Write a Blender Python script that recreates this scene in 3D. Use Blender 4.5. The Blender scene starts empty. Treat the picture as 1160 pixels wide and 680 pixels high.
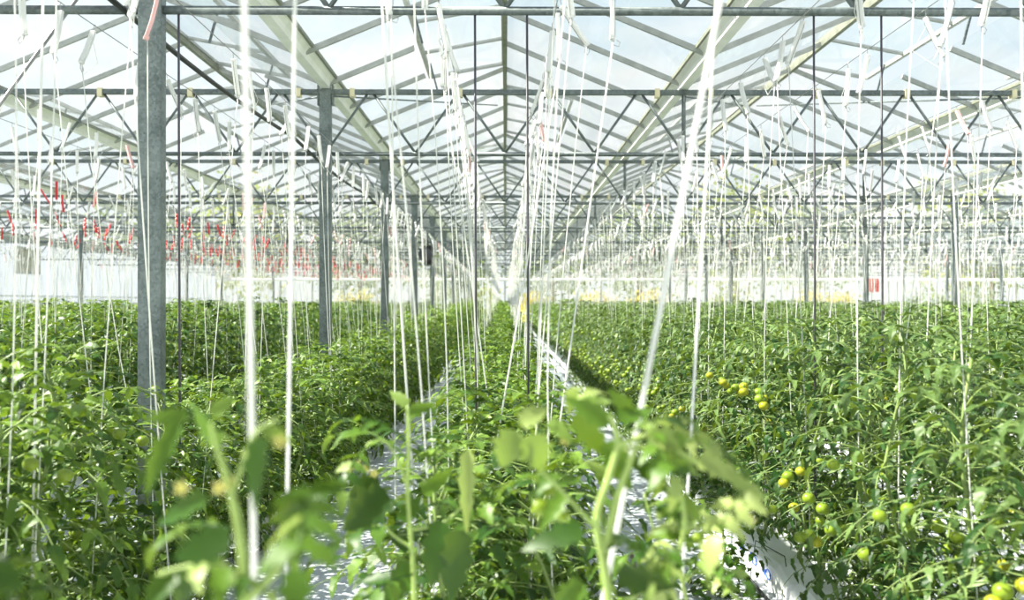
import bpy, math, random
import numpy as np
from mathutils import Vector, Matrix

random.seed(7)
C = bpy.context.scene.collection
PI = math.pi
EYE = 1.38                      # camera height
F = 1032.0                      # focal length in pixels of the 1160 wide frame
VX, VY = 572.0, 343.0           # vanishing point
D0, BAY = 4.14, 4.0             # first truss line, distance between truss lines
NT = 11                         # truss lines
YEND = 45.5
Z_TOP, Z_BOT = EYE + 1.88, EYE + 1.327
Z_GUT, Z_RIDGE = EYE + 1.97, EYE + 2.63
Z_WIRE = EYE + 1.27

def P(px, py, d):
    """a point at distance d seen at pixel px, py"""
    return Vector(((px - VX) / F * d, d, EYE - (py - VY) / F * d))

# ------------------------------------------------------------------ materials
def new_mat(name):
    m = bpy.data.materials.new(name); m.use_nodes = True
    nt = m.node_tree
    for n in list(nt.nodes): nt.nodes.remove(n)
    out = nt.nodes.new('ShaderNodeOutputMaterial')
    return m, nt, out

def N(nt, typ, **kw):
    n = nt.nodes.new(typ)
    for k, v in kw.items():
        if k in n.inputs: n.inputs[k].default_value = v
        else: setattr(n, k, v)
    return n

def ramp(nt, stops):
    r = nt.nodes.new('ShaderNodeValToRGB')
    el = r.color_ramp.elements
    while len(el) < len(stops): el.new(0.5)
    for e, (p, c) in zip(el, stops):
        e.position = p; e.color = (*c, 1)
    return r

def simple(name, col, rough=0.5, metal=0.0, var=0.12, scale=12.0, bump=0.0, spec=0.5):
    m, nt, out = new_mat(name)
    b = N(nt, 'ShaderNodeBsdfPrincipled', Roughness=rough, Metallic=metal)
    b.inputs['Specular IOR Level'].default_value = spec
    tc = N(nt, 'ShaderNodeTexCoord')
    no = N(nt, 'ShaderNodeTexNoise', Scale=scale, Detail=4.0)
    nt.links.new(tc.outputs['Object'], no.inputs['Vector'])
    lo = tuple(max(0, c * (1 - var)) for c in col); hi = tuple(min(1, c * (1 + var)) for c in col)
    r = ramp(nt, [(0.3, lo), (0.7, hi)])
    nt.links.new(no.outputs['Fac'], r.inputs['Fac'])
    nt.links.new(r.outputs['Color'], b.inputs['Base Color'])
    if bump:
        bp = N(nt, 'ShaderNodeBump', Strength=bump, Distance=0.02)
        nt.links.new(no.outputs['Fac'], bp.inputs['Height'])
        nt.links.new(bp.outputs['Normal'], b.inputs['Normal'])
    nt.links.new(b.outputs[0], out.inputs['Surface'])
    return m

def leaf_mat(name, stops, trans=0.28, tcol=(0.28, 0.40, 0.015), rough=0.42):
    m, nt, out = new_mat(name)
    at = N(nt, 'ShaderNodeAttribute', attribute_name='tint')
    oi = N(nt, 'ShaderNodeObjectInfo')
    mul = N(nt, 'ShaderNodeMath', operation='MULTIPLY_ADD')
    mul.inputs[1].default_value = 0.24; mul.inputs[2].default_value = -0.12
    nt.links.new(oi.outputs['Random'], mul.inputs[0])
    add = N(nt, 'ShaderNodeMath', operation='ADD', use_clamp=True)
    nt.links.new(at.outputs['Fac'], add.inputs[0]); nt.links.new(mul.outputs[0], add.inputs[1])
    r = ramp(nt, stops)
    nt.links.new(add.outputs[0], r.inputs['Fac'])
    b = N(nt, 'ShaderNodeBsdfPrincipled', Roughness=rough)
    b.inputs['Specular IOR Level'].default_value = 0.32
    nt.links.new(r.outputs['Color'], b.inputs['Base Color'])
    t = N(nt, 'ShaderNodeBsdfTranslucent')
    mc = N(nt, 'ShaderNodeMixRGB', blend_type='MIX'); mc.inputs[0].default_value = 0.6
    mc.inputs[2].default_value = (*tcol, 1)
    nt.links.new(r.outputs['Color'], mc.inputs[1]); nt.links.new(mc.outputs[0], t.inputs['Color'])
    mx = N(nt, 'ShaderNodeMixShader'); mx.inputs[0].default_value = trans
    nt.links.new(b.outputs[0], mx.inputs[1]); nt.links.new(t.outputs[0], mx.inputs[2])
    nt.links.new(mx.outputs[0], out.inputs['Surface'])
    return m

def glass_mat(name, haze=0.06, tint=(0.93, 0.97, 0.97)):
    m, nt, out = new_mat(name)
    tr = N(nt, 'ShaderNodeBsdfTransparent', Color=(*tint, 1))
    gl = N(nt, 'ShaderNodeBsdfGlossy', Roughness=0.05)
    lw = N(nt, 'ShaderNodeLayerWeight', Blend=0.5)
    pw = N(nt, 'ShaderNodeMath', operation='POWER'); pw.inputs[1].default_value = 5.0
    nt.links.new(lw.outputs['Facing'], pw.inputs[0])
    fr = N(nt, 'ShaderNodeMath', operation='MULTIPLY_ADD'); fr.inputs[1].default_value = 0.55; fr.inputs[2].default_value = 0.04
    nt.links.new(pw.outputs[0], fr.inputs[0])
    m1 = N(nt, 'ShaderNodeMixShader')
    nt.links.new(fr.outputs[0], m1.inputs[0]); nt.links.new(tr.outputs[0], m1.inputs[1]); nt.links.new(gl.outputs[0], m1.inputs[2])
    tl = N(nt, 'ShaderNodeBsdfTranslucent', Color=(0.9, 0.93, 0.93, 1))
    tc = N(nt, 'ShaderNodeTexCoord'); no = N(nt, 'ShaderNodeTexNoise', Scale=1.3, Detail=5.0)
    nt.links.new(tc.outputs['Object'], no.inputs['Vector'])
    mr = N(nt, 'ShaderNodeMapRange'); mr.inputs[3].default_value = haze * 0.4; mr.inputs[4].default_value = haze * 1.6
    nt.links.new(no.outputs['Fac'], mr.inputs[0])
    m2 = N(nt, 'ShaderNodeMixShader')
    nt.links.new(mr.outputs[0], m2.inputs[0]); nt.links.new(m1.outputs[0], m2.inputs[1]); nt.links.new(tl.outputs[0], m2.inputs[2])
    nt.links.new(m2.outputs[0], out.inputs['Surface'])
    return m

def thin_white(name, col, trans=0.45, stripes=0.0):
    m, nt, out = new_mat(name)
    d = N(nt, 'ShaderNodeBsdfDiffuse'); t = N(nt, 'ShaderNodeBsdfTranslucent')
    tc = N(nt, 'ShaderNodeTexCoord'); mp = N(nt, 'ShaderNodeMapping'); mp.inputs['Scale'].default_value = (1, 1, 0.15)
    no = N(nt, 'ShaderNodeTexNoise', Scale=3.0, Detail=3.0)
    nt.links.new(tc.outputs['Object'], mp.inputs[0]); nt.links.new(mp.outputs[0], no.inputs['Vector'])
    r = ramp(nt, [(0.3, tuple(c * 0.9 for c in col)), (0.7, col)])
    nt.links.new(no.outputs['Fac'], r.inputs[0])
    for s in (d, t): nt.links.new(r.outputs[0], s.inputs['Color'])
    mx = N(nt, 'ShaderNodeMixShader'); mx.inputs[0].default_value = trans
    nt.links.new(d.outputs[0], mx.inputs[1]); nt.links.new(t.outputs[0], mx.inputs[2])
    nt.links.new(mx.outputs[0], out.inputs['Surface'])
    return m

def galv_mat(name, c0, c1, rough=0.5, metal=0.35, scale=80):
    m, nt, out = new_mat(name)
    b = N(nt, 'ShaderNodeBsdfPrincipled', Roughness=rough, Metallic=metal)
    tc = N(nt, 'ShaderNodeTexCoord')
    vo = N(nt, 'ShaderNodeTexVoronoi', Scale=scale)
    no = N(nt, 'ShaderNodeTexNoise', Scale=6.0, Detail=6.0)
    nt.links.new(tc.outputs['Object'], vo.inputs['Vector']); nt.links.new(tc.outputs['Object'], no.inputs['Vector'])
    mx = N(nt, 'ShaderNodeMixRGB'); mx.inputs[0].default_value = 0.72
    nt.links.new(vo.outputs['Color'], mx.inputs[1]); nt.links.new(no.outputs['Fac'], mx.inputs[2])
    r = ramp(nt, [(0.3, c0), (0.68, c1)])
    nt.links.new(mx.outputs[0], r.inputs[0]); nt.links.new(r.outputs[0], b.inputs['Base Color'])
    nt.links.new(b.outputs[0], out.inputs['Surface'])
    return m

M = {}
M['galv'] = galv_mat('galvanised steel', (0.10, 0.125, 0.13), (0.27, 0.31, 0.315))
M['tube'] = galv_mat('weathered steel tube', (0.09, 0.11, 0.115), (0.22, 0.255, 0.26), scale=60)
M['alu'] = simple('dull aluminium', (0.42, 0.43, 0.42), 0.55, 0.2, 0.15)
M['ridge'] = simple('olive grey ridge aluminium', (0.24, 0.25, 0.2), 0.6, 0.1, 0.2)
M['gutter'] = simple('cream gutter paint', (0.86, 0.86, 0.83), 0.55, 0, 0.08, 5)
M['clip'] = simple('cream plastic clip', (0.78, 0.7, 0.48), 0.5, 0, 0.1)
M['white_pl'] = simple('white plastic', (0.86, 0.86, 0.86), 0.4, 0, 0.05)
M['red_pl'] = simple('red plastic', (0.75, 0.03, 0.04), 0.4, 0, 0.1)
M['pink_pl'] = simple('faded pink plastic', (0.85, 0.5, 0.5), 0.4, 0, 0.1)
M['twine'] = simple('white twine', (0.84, 0.84, 0.82), 0.8, 0, 0.08, 200)
M['white_pl'] = thin_white('white plastic', (0.92, 0.92, 0.92), 0.4)
M['twine'] = thin_white('white twine', (0.92, 0.92, 0.90), 0.4)
M['wire'] = simple('thin grey wire', (0.3, 0.3, 0.31), 0.4, 0.6, 0.1)
M['black'] = simple('black plastic', (0.022, 0.022, 0.026), 0.45, 0, 0.2)
M['slate'] = simple('dark slate hose', (0.085, 0.08, 0.10), 0.5, 0, 0.2)
M['whitepaint'] = simple('white pipe paint', (0.86, 0.87, 0.87), 0.45, 0, 0.05)
M['bag'] = simple('white bag film', (0.80, 0.81, 0.83), 0.35, 0, 0.06, 9, 0.5)
M['blue_ink'] = simple('blue ink', (0.05, 0.15, 0.6), 0.6)
M['stem'] = simple('tomato stem', (0.20, 0.28, 0.08), 0.6, 0, 0.3, 20)
M['stem_pale'] = simple('pale tomato stem', (0.36, 0.48, 0.13), 0.55, 0, 0.2, 20)
M['calyx'] = simple('green calyx', (0.12, 0.26, 0.05), 0.6)
M['fruit'] = simple('green tomato skin', (0.19, 0.27, 0.02), 0.35, 0, 0.4, 14, 0, 0.35)
M['fruit_y'] = simple('yellowing tomato skin', (0.33, 0.34, 0.02), 0.35, 0, 0.25, 14, 0, 0.35)
M['petal'] = simple('yellow petal', (0.82, 0.74, 0.24), 0.6, 0, 0.1)
M['bark'] = simple('bark', (0.16, 0.12, 0.09), 0.9, 0, 0.3)
M['brown'] = simple('brown stick', (0.20, 0.11, 0.07), 0.8, 0, 0.2)
M['beige'] = simple('brownish board', (0.5, 0.47, 0.40), 0.8, 0, 0.3, 6)
M['red_sign'] = simple('red enamel', (0.72, 0.05, 0.04), 0.5)
M['grey'] = simple('grey paint', (0.4, 0.42, 0.43), 0.6)
M['glass'] = glass_mat('roof glass', 0.03)
M['endglass'] = glass_mat('end wall glass', 0.035)
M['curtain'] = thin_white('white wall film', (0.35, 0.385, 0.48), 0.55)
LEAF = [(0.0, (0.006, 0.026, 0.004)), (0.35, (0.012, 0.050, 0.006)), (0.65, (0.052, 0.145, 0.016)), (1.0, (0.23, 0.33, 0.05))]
M['leaf'] = leaf_mat('tomato leaf', LEAF)
M['leaf_y'] = leaf_mat('young tomato leaf', [(0.0, (0.007, 0.036, 0.005)), (0.4, (0.022, 0.076, 0.009)), (1.0, (0.22, 0.35, 0.05))], 0.28)
M['leaf_p'] = leaf_mat('pale tomato leaf', [(0.0, (0.006, 0.030, 0.006)), (0.4, (0.018, 0.064, 0.012)), (1.0, (0.21, 0.31, 0.095))], 0.24)
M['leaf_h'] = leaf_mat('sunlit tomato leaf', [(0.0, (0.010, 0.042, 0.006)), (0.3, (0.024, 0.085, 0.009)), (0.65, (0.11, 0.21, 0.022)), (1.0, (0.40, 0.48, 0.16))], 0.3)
M['tree_g'] = leaf_mat('grey green tree leaf', [(0, (0.12, 0.16, 0.09)), (1, (0.30, 0.35, 0.22))], 0.4)
M['tree_y'] = leaf_mat('yellow green tree leaf', [(0, (0.20, 0.24, 0.06)), (1, (0.48, 0.46, 0.14))], 0.4)
M['shrub_y'] = leaf_mat('autumn yellow leaf', [(0, (0.65, 0.45, 0.06)), (1, (0.90, 0.72, 0.16))], 0.4)

def floor_mat():
    m, nt, out = new_mat('white ground sheet')
    b = N(nt, 'ShaderNodeBsdfPrincipled', Roughness=0.5)
    tc = N(nt, 'ShaderNodeTexCoord')
    n1 = N(nt, 'ShaderNodeTexNoise', Scale=2.2, Detail=6.0)
    n2 = N(nt, 'ShaderNodeTexNoise', Scale=26.0, Detail=3.0)
    mp = N(nt, 'ShaderNodeMapping'); mp.inputs['Scale'].default_value = (3.0, 0.5, 1)
    nt.links.new(tc.outputs['Object'], mp.inputs[0])
    n3 = N(nt, 'ShaderNodeTexNoise', Scale=3.0, Detail=5.0)
    nt.links.new(tc.outputs['Object'], n1.inputs['Vector']); nt.links.new(tc.outputs['Object'], n2.inputs['Vector']); nt.links.new(mp.outputs[0], n3.inputs['Vector'])
    base = ramp(nt, [(0.3, (0.42, 0.45, 0.50)), (0.65, (0.53, 0.56, 0.61))])
    nt.links.new(n1.outputs['Fac'], base.inputs[0])
    sp = ramp(nt, [(0.70, (0, 0, 0)), (0.74, (1, 1, 1))])
    nt.links.new(n2.outputs['Fac'], sp.inputs[0])
    mx = N(nt, 'ShaderNodeMixRGB'); mx.inputs[2].default_value = (0.16, 0.17, 0.12, 1)
    nt.links.new(sp.outputs[0], mx.inputs[0]); nt.links.new(base.outputs[0], mx.inputs[1])
    nt.links.new(mx.outputs[0], b.inputs['Base Color'])
    bp = N(nt, 'ShaderNodeBump', Strength=0.6, Distance=0.05)
    nt.links.new(n3.outputs['Fac'], bp.inputs['Height']); nt.links.new(bp.outputs[0], b.inputs['Normal'])
    nt.links.new(b.outputs[0], out.inputs['Surface'])
    return m
M['floor'] = floor_mat()
M['lawn'] = simple('outside lawn', (0.24, 0.29, 0.10), 0.9, 0, 0.3, 0.6)

# ------------------------------------------------------------------ mesh building
class MB:
    def __init__(s): s.v = []; s.f = []; s.t = []
    def quad(s, a, b, c, d, tint=0.5):
        i = len(s.v); s.v += [tuple(a), tuple(b), tuple(c), tuple(d)]; s.t += [tint] * 4; s.f.append((i, i+1, i+2, i+3))
    def box(s, x0, x1, y0, y1, z0, z1):
        i = len(s.v)
        s.v += [(x, y, z) for x in (x0, x1) for y in (y0, y1) for z in (z0, z1)]; s.t += [0.5] * 8
        s.f += [tuple(i + k for k in q) for q in ((0,1,3,2), (4,6,7,5), (0,4,5,1), (2,3,7,6), (0,2,6,4), (1,5,7,3))]
        return s
    def bar(s, a, b, w, h, up=(0, 0, 1)):
        a = Vector(a); b = Vector(b); d = (b - a).normalized()
        u = Vector(up)
        if abs(d.dot(u)) > 0.98: u = Vector((0, 1, 0))
        r = d.cross(u).normalized(); u = r.cross(d)
        i = len(s.v)
        for p in (a, b):
            for sr, su in ((-1,-1), (1,-1), (1,1), (-1,1)):
                s.v.append(tuple(p + r * (sr * w / 2) + u * (su * h / 2))); s.t.append(0.5)
        s.f += [(i,i+3,i+2,i+1), (i+4,i+5,i+6,i+7)] + [(i+k, i+(k+1)%4, i+4+(k+1)%4, i+4+k) for k in range(4)]
        return s
    def tube(s, pts, r, n=6, caps=True, tint=0.5):
        pts = [Vector(p) for p in pts]
        if not isinstance(r, (list, tuple)): r = [r] * len(pts)
        base = len(s.v); ref = Vector((0.31, 0.23, 0.92))
        for k, p in enumerate(pts):
            d = (pts[min(k+1, len(pts)-1)] - pts[max(k-1, 0)]).normalized()
            q = ref if abs(d.dot(ref)) < 0.95 else Vector((1, 0, 0))
            a = d.cross(q).normalized(); b = d.cross(a)
            for j in range(n):
                t = 2 * PI * j / n
                s.v.append(tuple(p + (a * math.cos(t) + b * math.sin(t)) * r[k])); s.t.append(tint)
        for k in range(len(pts) - 1):
            for j in range(n):
                s.f.append((base+k*n+j, base+k*n+(j+1)%n, base+(k+1)*n+(j+1)%n, base+(k+1)*n+j))
        if caps and n > 2:
            s.f.append(tuple(base + j for j in reversed(range(n)))); e = base + (len(pts)-1) * n
            s.f.append(tuple(e + j for j in range(n)))
        return s
    def ball(s, c, rx, rz, n=10, m=7, lobes=0, rot=0.0, tint=0.5):
        c = Vector(c); i = len(s.v)
        s.v.append(tuple(c + Vector((0, 0, rz * (0.86 if lobes else 1))))); s.t.append(tint)
        for a in range(1, m):
            th = PI * a / m
            for b in range(n):
                ph = 2 * PI * b / n + rot
                k = 1 + (0.06 * math.cos(lobes * ph) * math.sin(th) if lobes else 0)
                s.v.append(tuple(c + Vector((rx*k*math.sin(th)*math.cos(ph), rx*k*math.sin(th)*math.sin(ph), rz*math.cos(th))))); s.t.append(tint)
        s.v.append(tuple(c - Vector((0, 0, rz)))); s.t.append(tint)
        e = len(s.v) - 1
        for b in range(n):
            s.f.append((i, i+1+b, i+1+(b+1)%n)); s.f.append((e, e-n+(b+1)%n, e-n+b))
        for a in range(m - 2):
            for b in range(n):
                q = i + 1 + a * n
                s.f.append((q+b, q+n+b, q+n+(b+1)%n, q+(b+1)%n))
        return s
    def leaflet(s, p, d, u, L, W, n=5, fold=0.25, droop=0.35, tint=0.5, lobe=0.3, twist=0.0):
        """a lobed leaflet: midrib from p along d, face normal about u"""
        d = Vector(d).normalized(); u = Vector(u)
        r = d.cross(u)
        if r.length < 1e-3: r = d.orthogonal()
        r.normalize(); u = r.cross(d)
        i = len(s.v); p = Vector(p)
        for k in range(n):
            t = k / (n - 1)
            w = W * 0.5 * (math.sin(PI * min(1, 0.06 + 0.94 * t ** 0.75)) ** 0.8 if k < n - 1 else 0.0)
            if lobe and 0 < k < n - 1: w *= 1 + (lobe if k % 2 else -lobe)
            bend = droop * L * t * t
            c = p + d * (L * t * (1 - 0.12 * droop)) - u * bend
            tw = twist * t
            rr = r * math.cos(tw) + u * math.sin(tw)
            back = d * (-0.12 * L if (lobe and k % 2 and 0 < k < n-1) else 0) * 0.4
            s.v += [tuple(c - rr * w + u * (fold * w) + back), tuple(c), tuple(c + rr * w + u * (fold * w) + back)]
            s.t += [tint] * 3
        for k in range(n - 1):
            a = i + 3 * k
            s.f += [(a, a+1, a+4, a+3), (a+1, a+2, a+5, a+4)]
    def mesh(s, name, mat, smooth=False):
        me = bpy.data.meshes.new(name)
        me.from_pydata(s.v, [], s.f)
        a = me.attributes.new('tint', 'FLOAT', 'POINT'); a.data.foreach_set('value', s.t)
        for mm in (mat if isinstance(mat, (list, tuple)) else [mat]): me.materials.append(mm)
        if smooth: me.polygons.foreach_set('use_smooth', [True] * len(me.polygons))
        me.update()
        return me
    def build(s, name, mat, parent=None, smooth=False, loc=None):
        return link(name, s.mesh(name, mat, smooth), parent, loc)

def link(name, me, parent=None, loc=None):
    o = bpy.data.objects.new(name, me); C.objects.link(o)
    if parent is not None: o.parent = parent
    if loc is not None: o.location = loc
    return o

def tag(o, label, cat=None, group=None, kind=None):
    o['label'] = label
    if cat: o['category'] = cat
    if group: o['group'] = group
    if kind: o['kind'] = kind
    return o

def thing(name, label, cat, loc=(0, 0, 0), rz=0.0, group=None, kind=None):
    o = bpy.data.objects.new(name, None); C.objects.link(o)
    o.empty_display_size = 0.1
    o.location = loc; o.rotation_euler = (0, 0, rz)
    return tag(o, label, cat, group, kind)

ORD = 'first second third fourth fifth sixth seventh eighth ninth tenth eleventh twelfth thirteenth fourteenth fifteenth sixteenth seventeenth eighteenth nineteenth twentieth'.split()
def truss_y(k): return D0 + BAY * k
def bay_of(y): return int(math.floor((y - D0) / BAY)) + 1
def where(y):
    b = bay_of(y)
    return 'before the first truss' if b <= 0 else 'past the %s truss' % ORD[b - 1]
def row_name(i):
    if i == 0: return 'the middle row'
    return '%s %s row' % (ORD[abs(i) - 1], 'right' if i > 0 else 'left')

# ------------------------------------------------------------------ setting: floor, walls, outside
fl = MB(); 
nx, ny = 46, 56
X0, X1, Y0, Y1 = -14.4, 27.2, -5.0, YEND
for a in range(nx + 1):
    for b in range(ny + 1):
        fl.v.append((X0 + (X1-X0)*a/nx, Y0 + (Y1-Y0)*b/ny, 0.0)); fl.t.append(0.5)
for a in range(nx):
    for b in range(ny):
        q = a*(ny+1)+b; fl.f.append((q, q+ny+1, q+ny+2, q+1))
o = fl.build('floor', M['floor']); tag(o, 'white plastic ground sheet on the greenhouse floor', 'floor', kind='structure')
g = MB(); g.box(-140, 140, -30, 220, -0.6, -0.03); o = g.build('ground', M['lawn']); tag(o, 'yellowish lawn outside the greenhouse', 'ground', kind='structure')

# left wall: white film with posts
w = thing('wall_left', 'white film side wall along the left of the greenhouse', 'wall', (-14.4, 0, 0), kind='structure')
m = MB()
yy = [(-5 + 0.25 * k) for k in range(int((YEND + 5) / 0.25) + 1)]
for k in range(len(yy) - 1):
    xa, xb = 0.03 * math.sin(k * 1.9), 0.03 * math.sin((k + 1) * 1.9)
    m.quad((xa, yy[k], 0), (xb, yy[k+1], 0), (xb, yy[k+1], 3.2), (xa, yy[k], 3.2))
m.build('film', M['curtain'], w)
m = MB(); m.box(-0.05, 0.05, -5, YEND, 3.2, 3.3); m.build('top_rail', M['alu'], w)
m = MB(); m.box(0.05, 0.09, -5, YEND, 1.55, 1.60); m.build('middle_rail', M['whitepaint'], w)
wy = 27.4
w1 = thing('window_1', 'brownish square window in the white left wall', 'window', (-14.36, wy, 0), kind='structure')
m = MB(); m.box(0.04, 0.07, -0.62, 0.62, EYE+0.9, EYE+1.62); m.build('pane', M['beige'], w1)
m = MB()
m.box(0.04, 0.1, -0.68, 0.68, EYE+1.60, EYE+1.66); m.box(0.04, 0.1, -0.68, 0.68, EYE+0.86, EYE+0.92)
m.box(0.04, 0.1, -0.68, -0.62, EYE+0.86, EYE+1.66); m.box(0.04, 0.1, 0.62, 0.68, EYE+0.86, EYE+1.66)
m.build('window_frame', M['alu'], w1)

# far end wall of glass
w = thing('wall_back', 'glazed far end wall with a white rail across it', 'wall', (0, YEND, 0), kind='structure')
m = MB(); m.quad((-14.4, 0, 0.3), (27.2, 0, 0.3), (27.2, 0, 3.35), (-14.4, 0, 3.35))
for s in range(13):
    x = -14.4 + 3.2 * s
    i = len(m.v); m.v += [(x, 0, Z_GUT), (x + 3.2, 0, Z_GUT), (x + 1.6, 0, Z_RIDGE)]; m.t += [0.5]*3; m.f.append((i, i+1, i+2))
m.build('glass', M['endglass'], w)
m = MB(); m.box(-14.4, 27.2, -0.05, 0.05, 0, 0.32); m.build('kerb', M['grey'], w)
m = MB(); m.tube([(-14.4, -0.16, EYE + 1.14), (27.2, -0.16, EYE + 1.14)], 0.07, 8); m.build('rail', M['whitepaint'], w)
for s in range(27):
    x = -14.4 + 1.6 * s
    m = MB(); m.box(x - 0.03, x + 0.03, -0.06, 0.06, 0.3, Z_GUT + (0.62 if s % 2 else 0)); m.build('mullion', M['alu'], w)
m = MB(); m.box(-14.4, 27.2, -0.05, 0.05, Z_TOP - 0.05, Z_TOP + 0.05); m.build('head_beam', M['alu'], w)

# outside trees and shrubs beyond the end wall
def crown(mb, c, rx, rz, n, size, rng):
    for _ in range(n):
        u = rng.uniform(-1, 1); ph = rng.uniform(0, 2*PI); rr = rng.uniform(0.45, 1.0) ** 0.5
        q = math.sqrt(1 - u*u)
        lump = 1 + 0.22 * math.sin(3*ph + 5*u) + 0.15 * math.sin(7*ph - 4*u)
        p = Vector(c) + Vector((rx*q*math.cos(ph)*rr*lump, rx*q*math.sin(ph)*rr*lump, rz*u*rr*lump))
        d = Vector((rng.gauss(0,1), rng.gauss(0,1), rng.gauss(0,1))).normalized()
        mb.leaflet(p, d, (rng.gauss(0,1), rng.gauss(0,1), 1), size*rng.uniform(.7,1.3), size*0.6, 3, 0.1, 0.2, rng.random(), 0)
rng = random.Random(21)
tree_specs = [  # x, y, height, radius, material, label
    (-17.5, 62, 9.6, 3.6, 'tree_y', 'yellow green tree behind the glass, seen between the first two columns'),
    (-10.5, 66, 8.4, 3.6, 'tree_g', 'grey green tree behind the end wall, just left of the middle ridge'),
    (-4.0, 72, 8.0, 3.4, 'tree_g', 'round grey green tree behind the end wall, nearest left of the middle aisle'),
    (3.6, 70, 7.6, 3.4, 'tree_g', 'grey green tree straight behind the end of the white path'),
    (10.0, 68, 8.8, 3.9, 'tree_g', 'broad grey green tree behind the end wall, right of the path end'),
    (16.0, 63, 10.0, 4.0, 'tree_y', 'pale yellow green tree beyond the end wall on the right'),
    (24.0, 70, 9.4, 4.2, 'tree_g', 'grey green tree behind the end wall, left of the rightmost tree pair'),
    (31.0, 62, 9.8, 4.0, 'tree_y', 'yellow green tree near the right edge beyond the end wall'),
    (37.5, 70, 9.4, 4.0, 'tree_g', 'grey green tree at the far right beyond the end wall'),
    (-26.0, 66, 8.6, 4.0, 'tree_g', 'grey green tree beyond the end wall behind the white side wall'),
]
for x, y, h, r, mt, lab in tree_specs:
    t = thing('tree', lab, 'tree', (x, y, -0.05), group='trees beyond the greenhouse')
    m = MB(); m.tube([(0, 0, 0), (0.1, 0, h*0.35), (0.0, 0.1, h*0.6)], [0.22, 0.17, 0.08], 8)
    for k in range(5):
        a = k * 1.3; m.tube([(0, 0, h*0.33), (math.cos(a)*r*0.35, math.sin(a)*r*0.35, h*0.55), (math.cos(a)*r*0.6, math.sin(a)*r*0.6, h*0.72)], [0.1, 0.06, 0.03], 5)
    m.build('trunk', M['bark'], t)
    m = MB(); crown(m, (0, 0, h*0.6), r, h*0.4, 1500, 0.42, rng); m.build('crown', M[mt], t)
shrubs = [(1.6, 52, 1.9, 1.0, 'shrub_y', 'yellow autumn shrub at the end of the white path'), (5.2, 53, 2.0, 1.3, 'shrub_y', 'yellow shrub outside the end wall right of the path'),
          (8.5, 54, 2.1, 1.5, 'shrub_y', 'broad yellow shrub outside the end wall, second right of the path'), (-8.6, 53, 2.0, 1.5, 'shrub_y', 'yellow shrub outside the end wall left of the steel columns'),
          (17.4, 51, 2.0, 1.2, 'shrub_y', 'bright yellow shrub left of the red sign'), (19.4, 52, 1.9, 1.1, 'shrub_y', 'yellow shrub just behind the red sign'),
          (13.0, 53, 1.9, 1.4, 'tree_y', 'yellow green shrub between the two groups of yellow shrubs'), (25.0, 53, 2.1, 1.7, 'tree_g', 'grey green shrub outside the end wall at the right'),
          (-3.4, 53, 2.2, 1.6, 'tree_g', 'grey green shrub outside the end wall left of the middle row'), (-1.2, 54, 2.3, 1.0, 'tree_y', 'small green shrub behind the end of the middle row'),
          (28.5, 55, 2.2, 1.6, 'tree_g', 'grey green shrub farthest right outside the end wall')]
for x, y, h, r, mt, lab in shrubs:
    t = thing('shrub', lab, 'shrub', (x, y, -0.05), group='shrubs beyond the end wall')
    m = MB()
    for k in range(5):
        a = k*1.26; m.tube([(0,0,0), (math.cos(a)*r*.4, math.sin(a)*r*.4, h*.6)], [0.03, 0.015], 5)
    m.build('branches', M['bark'], t)
    m = MB(); crown(m, (0, 0, h*0.55), r, h*0.5, 650, 0.2, rng); m.build('foliage', M[mt], t)

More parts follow.
